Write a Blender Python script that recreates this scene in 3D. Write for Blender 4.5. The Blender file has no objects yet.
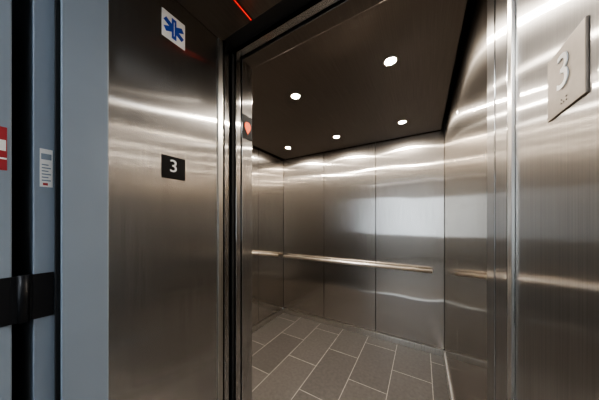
import bpy, bmesh, math
from mathutils import Vector
S=bpy.context.scene

# ---------------------------------------------------------------- materials
def new_mat(name):
    m=bpy.data.materials.new(name); m.use_nodes=True
    nt=m.node_tree; b=nt.nodes['Principled BSDF']
    return m,nt,b
def paint(name,col,rough=.5,metal=0.,spec=.5,var=.06,scale=6):
    m,nt,b=new_mat(name)
    n=nt.nodes.new('ShaderNodeTexNoise'); n.inputs['Scale'].default_value=scale
    tc=nt.nodes.new('ShaderNodeTexCoord'); nt.links.new(tc.outputs['Object'],n.inputs['Vector'])
    r=nt.nodes.new('ShaderNodeValToRGB')
    r.color_ramp.elements[0].position=.3; r.color_ramp.elements[1].position=.7
    r.color_ramp.elements[0].color=(*[c*(1-var) for c in col],1)
    r.color_ramp.elements[1].color=(*[min(1,c*(1+var)) for c in col],1)
    nt.links.new(n.outputs['Fac'],r.inputs['Fac']); nt.links.new(r.outputs['Color'],b.inputs['Base Color'])
    b.inputs['Roughness'].default_value=rough; b.inputs['Metallic'].default_value=metal
    b.inputs['Specular IOR Level'].default_value=spec
    return m
def steel(name,col,tangent,rough=.3,aniso=.9,grain=(300,300,4),wave=.0,var=.10,sharp=None,sfac=.55,ratio=-.81):
    """brushed metal: broad anisotropic lobe + optional tight, strongly stretched glossy lobe"""
    m,nt,b=new_mat(name)
    b.inputs['Metallic'].default_value=1
    b.inputs['Anisotropic'].default_value=aniso
    c=nt.nodes.new('ShaderNodeCombineXYZ')
    for i in range(3): c.inputs[i].default_value=tangent[i]
    nt.links.new(c.outputs[0],b.inputs['Tangent'])
    tc=nt.nodes.new('ShaderNodeTexCoord'); mp=nt.nodes.new('ShaderNodeMapping')
    mp.inputs['Scale'].default_value=grain
    nt.links.new(tc.outputs['Object'],mp.inputs['Vector'])
    n=nt.nodes.new('ShaderNodeTexNoise'); n.inputs['Scale'].default_value=1; n.inputs['Detail'].default_value=3
    nt.links.new(mp.outputs[0],n.inputs['Vector'])
    r=nt.nodes.new('ShaderNodeValToRGB')
    r.color_ramp.elements[0].position=.3; r.color_ramp.elements[1].position=.7
    r.color_ramp.elements[0].color=(*[x*(1-var) for x in col],1)
    r.color_ramp.elements[1].color=(*[min(1,x*(1+var)) for x in col],1)
    nt.links.new(n.outputs['Fac'],r.inputs['Fac']); nt.links.new(r.outputs['Color'],b.inputs['Base Color'])
    mr=nt.nodes.new('ShaderNodeMapRange')
    mr.inputs['To Min'].default_value=rough*.92; mr.inputs['To Max'].default_value=rough*1.08
    nt.links.new(n.outputs['Fac'],mr.inputs['Value']); nt.links.new(mr.outputs[0],b.inputs['Roughness'])
    bp=None
    if wave>0:
        n2=nt.nodes.new('ShaderNodeTexNoise'); n2.inputs['Scale'].default_value=2.6; n2.inputs['Detail'].default_value=0
        nt.links.new(tc.outputs['Object'],n2.inputs['Vector'])
        bp=nt.nodes.new('ShaderNodeBump'); bp.inputs['Strength'].default_value=1; bp.inputs['Distance'].default_value=wave
        nt.links.new(n2.outputs['Fac'],bp.inputs['Height'])
    if sharp:
        g=nt.nodes.new('ShaderNodeBsdfAnisotropic'); g.distribution='GGX'
        g.inputs['Roughness'].default_value=sharp; g.inputs['Anisotropy'].default_value=ratio
        nt.links.new(c.outputs[0],g.inputs['Tangent']); nt.links.new(r.outputs['Color'],g.inputs['Color'])
        if bp: nt.links.new(bp.outputs[0],g.inputs['Normal'])
        mx=nt.nodes.new('ShaderNodeMixShader'); mx.inputs[0].default_value=sfac
        nt.links.new(b.outputs[0],mx.inputs[1]); nt.links.new(g.outputs[0],mx.inputs[2])
        nt.links.new(mx.outputs[0],nt.nodes['Material Output'].inputs['Surface'])
    return m
def emis(name,col,st):
    m,nt,b=new_mat(name)
    b.inputs['Base Color'].default_value=(*[c*.1 for c in col],1)
    b.inputs['Emission Color'].default_value=(*col,1); b.inputs['Emission Strength'].default_value=st
    return m

st_x=steel('brushed_steel_facing_x',(.585,.57,.55),(0,1,0),.34,aniso=.8,wave=.003,sharp=.15,sfac=.75)
st_y=steel('brushed_steel_facing_y',(.59,.555,.515),(1,0,0),.36,aniso=.8,wave=.006,sharp=.135,sfac=.76)
st_side=steel('polished_steel_side',(.62,.585,.54),(0,1,0),.32,aniso=.8,wave=.003,sharp=.08,sfac=.88,ratio=-.78)
st_ceil=steel('dark_bronze_steel_ceiling',(.21,.185,.165),(1,0,0),.5,aniso=.4,grain=(200,4,200),sharp=.22,sfac=.65,ratio=-.3)
st_trim=steel('satin_steel_trim',(.66,.64,.60),(0,1,0),.28,aniso=0)
st_dark=paint('dark_recess',(.012,.012,.012),.7)
black=paint('black_metal',(.012,.012,.014),.4,metal=.3)
rubber=paint('black_rubber_and_shade',(.01,.01,.011),.8)  # rubber bumper, and the strip that imitates shade on the door frame
bluep=paint('blue_grey_paint',(.29,.35,.42),.45,var=.03)
hallwall=paint('hall_wall_paint',(.55,.56,.56),.7,var=.03)
hallceil=paint('hall_ceiling_paint',(.7,.7,.7),.8,var=.03)
hallfloor=paint('hall_floor_concrete',(.22,.21,.20),.5,var=.1)
white=paint('white_enamel',(.92,.92,.90),.4,var=.02)
blue=paint('blue_enamel',(.02,.07,.42),.4,var=.02)
blackpl=paint('black_plastic',(.006,.006,.006),.6,spec=.2)
red=paint('red_print',(.42,.04,.05),.5)
sign_metal=paint('sign_bronze_metal',(.22,.185,.15),.5,metal=.35,var=.08,scale=60)
railm=steel('handrail_satin_steel',(.92,.88,.82),(1,0,0),.34,aniso=0,grain=(4,100,100),var=.04)
lamp=emis('downlight_lens_glow',(1,.90,.72),120)
orange=emis('indicator_orange_glow',(1,.11,.004),1.4)
redl=emis('red_reflection_glow',(1,.02,.01),.8)  # imitates a red reflection on the head soffit
hall_fill=emis('hall_fill_glow',(.88,.94,1),20)  # glow of the added hall fill panels

def tile_mat():
    m,nt,b=new_mat('grey_floor_tile')
    tc=nt.nodes.new('ShaderNodeTexCoord'); sp=nt.nodes.new('ShaderNodeSeparateXYZ'); cb=nt.nodes.new('ShaderNodeCombineXYZ')
    nt.links.new(tc.outputs['Object'],sp.inputs[0])
    a1=nt.nodes.new('ShaderNodeMath'); a1.operation='ADD'; a1.inputs[1].default_value=10.02
    a2=nt.nodes.new('ShaderNodeMath'); a2.operation='ADD'; a2.inputs[1].default_value=10.126
    nt.links.new(sp.outputs[1],a1.inputs[0]); nt.links.new(sp.outputs[0],a2.inputs[0])
    nt.links.new(a1.outputs[0],cb.inputs[0]); nt.links.new(a2.outputs[0],cb.inputs[1])
    br=nt.nodes.new('ShaderNodeTexBrick'); br.offset=.5; br.offset_frequency=2
    br.inputs['Scale'].default_value=1; br.inputs['Brick Width'].default_value=.6; br.inputs['Row Height'].default_value=.3
    br.inputs['Mortar Size'].default_value=.003; br.inputs['Mortar Smooth'].default_value=.1
    br.inputs['Color1'].default_value=(.056,.052,.049,1); br.inputs['Color2'].default_value=(.074,.069,.065,1)
    br.inputs['Mortar'].default_value=(.24,.225,.21,1)
    nt.links.new(cb.outputs[0],br.inputs['Vector'])
    n=nt.nodes.new('ShaderNodeTexNoise'); n.inputs['Scale'].default_value=40; n.inputs['Detail'].default_value=6
    nt.links.new(tc.outputs['Object'],n.inputs['Vector'])
    mr=nt.nodes.new('ShaderNodeMapRange'); mr.inputs['To Min'].default_value=.6; mr.inputs['To Max'].default_value=1.4
    nt.links.new(n.outputs['Fac'],mr.inputs['Value'])
    mx=nt.nodes.new('ShaderNodeMix'); mx.data_type='RGBA'; mx.blend_type='MULTIPLY'; mx.inputs[0].default_value=1
    nt.links.new(br.outputs['Color'],mx.inputs[6]); nt.links.new(mr.outputs[0],mx.inputs[7])
    nt.links.new(mx.outputs[2],b.inputs['Base Color'])
    b.inputs['Roughness'].default_value=.4
    b.inputs['Specular IOR Level'].default_value=.35
    bp=nt.nodes.new('ShaderNodeBump'); bp.inputs['Strength'].default_value=.5; bp.inputs['Distance'].default_value=.002; bp.invert=True
    nt.links.new(br.outputs['Fac'],bp.inputs['Height']); nt.links.new(bp.outputs[0],b.inputs['Normal'])
    return m
tile=tile_mat()

# ---------------------------------------------------------------- helpers
def add(name,me,mat,parent=None):
    o=bpy.data.objects.new(name,me); S.collection.objects.link(o)
    if mat: me.materials.append(mat)
    if parent: o.parent=parent
    return o
def empty(name):
    o=bpy.data.objects.new(name,None); S.collection.objects.link(o); o.empty_display_size=.05; return o
def boxes(name,bl,mat,parent=None,bevel=0):
    bm=bmesh.new()
    for (x0,x1,y0,y1,z0,z1) in bl:
        r=bmesh.ops.create_cube(bm,size=1)
        for v in r['verts']:
            v.co=Vector((x0+(v.co.x+.5)*(x1-x0),y0+(v.co.y+.5)*(y1-y0),z0+(v.co.z+.5)*(z1-z0)))
    me=bpy.data.meshes.new(name); bm.to_mesh(me); bm.free()
    o=add(name,me,mat,parent)
    if bevel:
        md=o.modifiers.new('bevel','BEVEL'); md.width=bevel; md.segments=2
    return o
def box(name,x0,x1,y0,y1,z0,z1,mat,parent=None,bevel=0):
    return boxes(name,[(x0,x1,y0,y1,z0,z1)],mat,parent,bevel)
def cyl(name,p0,p1,r,mat,parent=None,seg=32,r2=None):
    p0=Vector(p0);p1=Vector(p1); d=p1-p0
    bm=bmesh.new(); bmesh.ops.create_cone(bm,cap_ends=True,segments=seg,radius1=r,radius2=r if r2 is None else r2,depth=d.length)
    q=d.to_track_quat('Z','Y')
    for v in bm.verts: v.co=q@v.co+(p0+p1)/2
    me=bpy.data.meshes.new(name)
    for f in bm.faces: f.smooth=len(f.verts)==4
    bm.to_mesh(me); bm.free()
    return add(name,me,mat,parent)
def poly(name,pts,thick,mat,parent,face,x,y,z):
    bm=bmesh.new(); vs=[]
    for u,v in pts:
        vs.append(bm.verts.new((x,y+u*face,z+v)))
    f=bm.faces.new(vs)
    r=bmesh.ops.extrude_face_region(bm,geom=[f])
    for g in r['geom']:
        if isinstance(g,bmesh.types.BMVert): g.co.x+=thick*face
    bmesh.ops.recalc_face_normals(bm,faces=bm.faces)
    me=bpy.data.meshes.new(name); bm.to_mesh(me); bm.free()
    return add(name,me,mat,parent)
def text(name,s,size,mat,parent,face,x,y,z,ext=.0008,off=.0):
    cu=bpy.data.curves.new(name,'FONT'); cu.body=s; cu.size=size; cu.align_x='CENTER'; cu.align_y='CENTER'; cu.extrude=ext; cu.offset=off
    o=bpy.data.objects.new(name,cu); S.collection.objects.link(o); cu.materials.append(mat)
    o.rotation_euler=(math.pi/2,0,math.pi/2*face); o.location=(x,y,z)
    o.parent=parent
    return o

# ---------------------------------------------------------------- dimensions
XL,XR=-.815,.175           # door opening
CL,CR=-1.726,.190          # cab inner walls
Y0,Y1,Y2,Y3=.235,.646,.85,2.44
HD=2.165                   # opening height
CZ=2.21; TOP=2.33

# cab shell ---------------------------------------------------------------
box('floor_cab',CL-.05,CR+.05,.765,Y3+.05,-.05,0,tile)
seams=[CL,-1.087,-.449,CR]
wb=empty('wall_back')
for i in range(3):
    a,b=seams[i],seams[i+1]
    box('panel_%d'%(i+1),a+.003,b-.003,Y3,Y3+.02,.066,TOP,st_y,wb,bevel=.001)
box('backing',CL-.02,CR+.02,Y3+.021,Y3+.05,0,TOP,st_dark,wb)
wl=empty('wall_left')
for i,(a,b) in enumerate([(.85,1.38),(1.38,1.91),(1.91,Y3)]):
    box('panel_%d'%(i+1),CL-.02,CL,a+.002,b-.002,.066,TOP,st_side,wl,bevel=.001)
box('backing',CL-.05,CL-.021,.77,Y3+.02,0,TOP,st_dark,wl)
wr=empty('wall_right')
for i,(a,b) in enumerate([(.856,1.60),(1.60,Y3)]):
    box('panel_%d'%(i+1),CR,CR+.02,a+.002,b-.002,.066,TOP,st_side,wr,bevel=.001)
box('backing',CR+.021,CR+.05,.77,Y3+.02,0,TOP,st_dark,wr)
box('baseboard_back',CL+.010,CR-.010,Y3-.010,Y3+.02,0,.058,st_trim,bevel=.002)
box('baseboard_left',CL-.02,CL+.010,.86,Y3-.0,0,.058,st_trim,bevel=.002)
box('baseboard_right',CR-.010,CR+.02,.86,Y3-.0,0,.058,st_trim,bevel=.002)
# ceiling
ce=empty('ceiling')
box('upper_pan',CL-.05,CR+.05,.77,Y3+.05,TOP,TOP+.03,st_dark,ce)
box('drop_panel',CL+.03,CR-.03,.875,Y3-.02,CZ,CZ+.02,st_ceil,ce,bevel=.002)
# downlights
for ly in (1.245,2.06):
    for lx in (-1.39,-.775,-.15):
        d=empty('downlight')
        bm=bmesh.new()
        prof=[(.028,0),(.030,-.003),(.037,-.003),(.039,0)]
        N=40; rings=[]
        for r_,z_ in prof:
            rings.append([bm.verts.new((lx+r_*math.cos(2*math.pi*i/N),ly+r_*math.sin(2*math.pi*i/N),CZ+z_)) for i in range(N)])
        for a in range(len(prof)-1):
            for i in range(N): bm.faces.new((rings[a][i],rings[a][(i+1)%N],rings[a+1][(i+1)%N],rings[a+1][i]))
        bmesh.ops.recalc_face_normals(bm,faces=bm.faces)
        me=bpy.data.meshes.new('trim_ring'); bm.to_mesh(me); bm.free(); add('trim_ring',me,st_trim,d)
        cyl('lens',(lx,ly,CZ-.002),(lx,ly,CZ),.028,lamp,d)
        L=bpy.data.lights.new('downlight_lamp','AREA'); L.shape='DISK'; L.size=.045; L.energy=8.7; L.color=(1,.89,.77)
        o=bpy.data.objects.new('lamp',L); S.collection.objects.link(o); o.location=(lx,ly,CZ-.006); o.parent=d
# handrail
hr=empty('handrail')
yr=Y3-.065; zr=.828; RR=.020
cyl('rail',(-1.67,yr,zr),(.085,yr,zr),RR,railm,hr)
for x in (-1.67,.085):
    bm=bmesh.new(); bmesh.ops.create_uvsphere(bm,u_segments=24,v_segments=12,radius=RR)
    for v in bm.verts: v.co=Vector((v.co.x*.35+x,v.co.y+yr,v.co.z+zr))
    for f in bm.faces: f.smooth=True
    me=bpy.data.meshes.new('end_cap'); bm.to_mesh(me); bm.free(); add('end_cap',me,railm,hr)
for x in (-1.5,-1.0,-.55,-.05):
    cyl('standoff',(x,yr,zr),(x,Y3-.004,zr),.008,st_trim,hr)
    cyl('rosette',(x,Y3-.006,zr),(x,Y3,zr),.02,st_trim,hr)
# cab front wall (returns + transom)
fr=empty('wall_cab_front')
box('return_left',CL-.02,XL,.775,Y2,0,TOP,st_x,fr,bevel=.002)
box('return_right',XR,CR+.02,.775,Y2,0,TOP,st_x,fr,bevel=.002)
box('transom',XL,XR,.775,Y2,HD,TOP,st_ceil,fr,bevel=.002)

# elevator doors, slid open into the left pocket
dr=empty('elevator_door')
box('hall_panel_fast',-1.75,XL-.006,.668,.688,.01,HD+.03,st_x,dr,bevel=.002)
box('hall_panel_slow',-1.75,XL-.02,.694,.708,.01,HD+.03,st_x,dr,bevel=.002)
box('car_panel',-1.75,XL+.0,.735,.765,.01,HD+.03,st_x,dr,bevel=.003)
box('rubber_bumper',XL-.02,XL-.008,.716,.730,.01,HD,rubber,dr)
box('strike_right',XR+.0,XR+.03,.675,.765,0,HD,st_x,dr,bevel=.002)
box('strike_right_dark',XR+.012,XR+.03,.652,.674,0,HD,st_dark,dr)
box('door_track_header',XL-.9,XR+.03,.66,.765,HD+.035,TOP,st_dark,dr)
box('header_lip',XL,XR,.735,.768,HD+.012,HD+.034,st_x,dr)
box('elevator_sill',XL-.02,XR+.02,.648,.763,-.03,-.001,st_trim)
# deep hall jamb
jm=empty('elevator_entrance_frame')
box('jamb_left',XL-.045,XL,Y0,Y1,0,HD+.045,st_x,jm,bevel=.003)
box('jamb_right',XR,XR+.045,Y0,Y1,0,HD+.045,st_x,jm,bevel=.003)
box('head',XL,XR,Y0,Y1,HD,HD+.045,st_ceil,jm,bevel=.003)
box('lip_left',XL,XL+.006,Y1-.022,Y1+.003,0,HD,st_trim,jm,bevel=.001)
box('lip_right',XR-.006,XR,Y1-.022,Y1+.003,0,HD,st_trim,jm,bevel=.001)
hl=empty('red_reflection_strip')  # glowing strip added in place of the exit sign's red reflection
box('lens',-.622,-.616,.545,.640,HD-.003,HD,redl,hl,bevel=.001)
box('strip_surround',-.627,-.611,.540,.645,HD-.0012,HD,st_dark,hl)

# hallway walls
box('wall_front_left',-3.2,XL-.046,.10,Y1,0,2.7,hallwall)
box('wall_front_right',XR+.046,2.4,.10,Y1,0,2.7,hallwall)
box('wall_front_top',XL-.046,XR+.046,.10,Y1,HD+.05,2.7,hallwall)
box('floor',-3.3,2.5,-3.2,.647,-.05,0,hallfloor)
box('ceiling_hall',-3.3,2.5,-3.2,.66,2.7,2.75,hallceil)
box('wall_hall_left',-3.3,-3.2,-3.2,.66,0,2.7,hallwall)
box('wall_hall_right',2.4,2.5,-3.2,.66,0,2.7,hallwall)
boxes('wall_hall_rear',[(-3.3,-1.2,-3.3,-3.2,0,2.7),(.3,2.5,-3.3,-3.2,0,2.7),(-1.2,.3,-3.3,-3.2,0,.8),(-1.2,.3,-3.3,-3.2,2.2,2.7)],hallwall)
w=empty('window_1')
boxes('sash',[(-1.2,-1.14,-3.27,-3.21,.8,2.2),(.24,.3,-3.27,-3.21,.8,2.2),(-1.14,.24,-3.27,-3.21,.8,.86),(-1.14,.24,-3.27,-3.21,2.14,2.2),(-.47,-.43,-3.27,-3.21,.86,2.14)],white,w)
for (cx,cy) in ((-.5,-1.1),(-.5,-2.3)):  # unseen fill panels, added to light the hall side, jambs and signs
    t=empty('hall_fill_panel')
    boxes('rim',[(cx-.62,cx-.6,cy-.17,cy+.17,2.68,2.7),(cx+.6,cx+.62,cy-.17,cy+.17,2.68,2.7),(cx-.6,cx+.6,cy-.17,cy-.15,2.68,2.7),(cx-.6,cx+.6,cy+.15,cy+.17,2.68,2.7)],white,t)
    box('fill_surface',cx-.6,cx+.6,cy-.15,cy+.15,2.688,2.699,hall_fill,t)

# blue painted fire-door frame just in front of the entrance
df=empty('door_frame')
for s,X in ((1,XL),(-1,XR)):
    def bx(n,a,b,y0,y1,z0,z1,m):
        xa,xb=X+s*a,X+s*b
        box(n,min(xa,xb),max(xa,xb),y0,y1,z0,z1,m,df,bevel=.0015)
    bx('stop',-.05,.010,.142,.234,0,2.2,bluep)
    bx('rabbet',-.06,-.015,.099,.142,0,2.2,bluep)
    bx('corner_shade_strip',-.015,-.004,.133,.142,0,2.2,rubber)  # black strip added to stand in for shade in the stop corner
box('head_frame',XL-.06,XR+.06,.099,.234,2.2,2.26,bluep,df)
fd=empty('fire_door')
box('leaf',-1.75,-.832,.018,.068,.01,2.18,bluep,fd,bevel=.002)
box('label_red',-.832,-.8312,.050,.0615,1.43,1.53,red,fd)
box('label_red_band',-.8312,-.8308,.0505,.061,1.455,1.459,white,fd)
box('label_red_text',-.8312,-.8308,.0515,.060,1.475,1.500,white,fd)
box('lever_plate',-1.70,-1.63,.012,.018,.95,1.15,st_trim,fd,bevel=.002)
cyl('lever_shaft',(-1.665,.012,1.05),(-1.665,-.04,1.05),.01,st_trim,fd)
cyl('lever_handle',(-1.665,-.04,1.05),(-1.55,-.04,1.05),.009,st_trim,fd)
for zc in (1.124,.3,1.95):
    box('hinge_leaf_door',-.832,-.8295,.030,.069,zc-.056,zc+.056,black,fd,bevel=.0005)
    box('hinge_leaf_frame',-.830,-.8275,.098,.132,zc-.056,zc+.056,black,df,bevel=.0005)
    cyl('hinge_knuckle',(-.832,.084,zc-.057),(-.832,.084,zc+.057),.0095,black,fd)
    box('hinge_wrap_door',-.834,-.829,.066,.078,zc-.056,zc+.056,black,fd)
    box('hinge_wrap_frame',-.834,-.829,.0935,.100,zc-.056,zc+.056,black,df)
lb=empty('door_label')
box('plate',-.830,-.8292,.109,.130,1.40,1.497,white,lb)
for i in range(6):
    box('print_line',-.8292,-.8289,.112,.127-(i%2)*.004,1.415+i*.008,1.418+i*.008,bluep,lb)
box('print_block',-.8292,-.8289,.111,.128,1.470,1.485,bluep,lb)
box('print_red',-.8292,-.8289,.114,.122,1.404,1.410,red,lb)

# signs -------------------------------------------------------------------
sg=empty('floor_number_sign')
box('plate',XL,XL+.003,.385,.470,1.474,1.558,blackpl,sg,bevel=.001)
text('numeral','3',.066,white,sg,1,XL+.0035,.425,1.520,off=.0)
for i,(a,b) in enumerate(((0,0),(.005,0),(0,.005),(.012,0),(.012,.005))):
    cyl('braille',(XL+.003,.42+a,1.484+b),(XL+.0038,.42+a,1.484+b),.0009,blackpl,sg,seg=10)
sg2=empty('floor_number_sign')
box('plate',XR-.003,XR,.394,.483,1.468,1.562,sign_metal,sg2,bevel=.001)
text('numeral','3',.070,white,sg2,-1,XR-.0035,.440,1.522,off=.0)
for i,(a,b) in enumerate(((0,0),(.005,0),(0,.005),(.012,0),(.012,.005))):
    cyl('braille',(XR-.0038,.445-a,1.480+b),(XR-.003,.445-a,1.480+b),.0010,sign_metal,sg2,seg=10)
ss=empty('star_of_life_sign')
yc,zc=.4275,2.045
box('plate',XL,XL+.002,.385,.470,1.995,2.095,white,ss,bevel=.0008)
for k in range(3):
    a=math.radians(90+60*k); c,s=math.cos(a),math.sin(a); l,wd=.038,.0085
    pts=[(l*c-wd*s,l*s+wd*c),(-l*c-wd*s,-l*s+wd*c),(-l*c+wd*s,-l*s-wd*c),(l*c+wd*s,l*s-wd*c)]
    poly('bar_%d'%(k+1),pts,.0008+.0001*k,blue,ss,1,XL+.002,yc,zc)
box('staff',XL+.003,XL+.0034,yc-.0012,yc+.0012,zc-.026,zc+.026,white,ss)
pi_=empty('position_indicator')
box('plate',XL,XL+.003,.778,.846,1.758,1.885,blackpl,pi_,bevel=.001)
poly('arrow',[(0,-.036),(.021,-.004),(.021,.016),(.010,.028),(-.010,.028),(-.021,.016),(-.021,-.004)],.001,orange,pi_,1,XL+.003,.813,1.822)
# exit sign in hall
ex=empty('exit_sign')
box('housing',-.15,.15,-1.62,-1.58,2.45,2.65,white,ex,bevel=.004)
box('hanger',-.02,.02,-1.61,-1.59,2.65,2.70,white,ex)
rd=emis('exit_red_glow',(1,.03,.02),6)
t1=text('letters','EXIT',.13,rd,ex,1,0,0,0)
t1.rotation_euler=(math.pi/2,0,math.pi); t1.location=(0,-1.579,2.55)

# ---------------------------------------------------------------- world, camera
W=bpy.data.worlds.new('world'); S.world=W; W.use_nodes=True
bg=W.node_tree.nodes['Background']; bg.inputs[0].default_value=(.75,.87,1,1); bg.inputs[1].default_value=4.0
cam=bpy.data.cameras.new('camera'); co=bpy.data.objects.new('camera',cam); S.collection.objects.link(co)
co.location=(0,0,1.31); co.rotation_euler=(math.pi/2,0,math.radians(30.8))
cam.sensor_width=36; cam.lens=205/599*36; cam.shift_y=22/599; cam.clip_start=.01
S.camera=co
S.view_settings.view_transform='AgX'
S.view_settings.look='AgX - Medium High Contrast'
S.view_settings.exposure=0.1
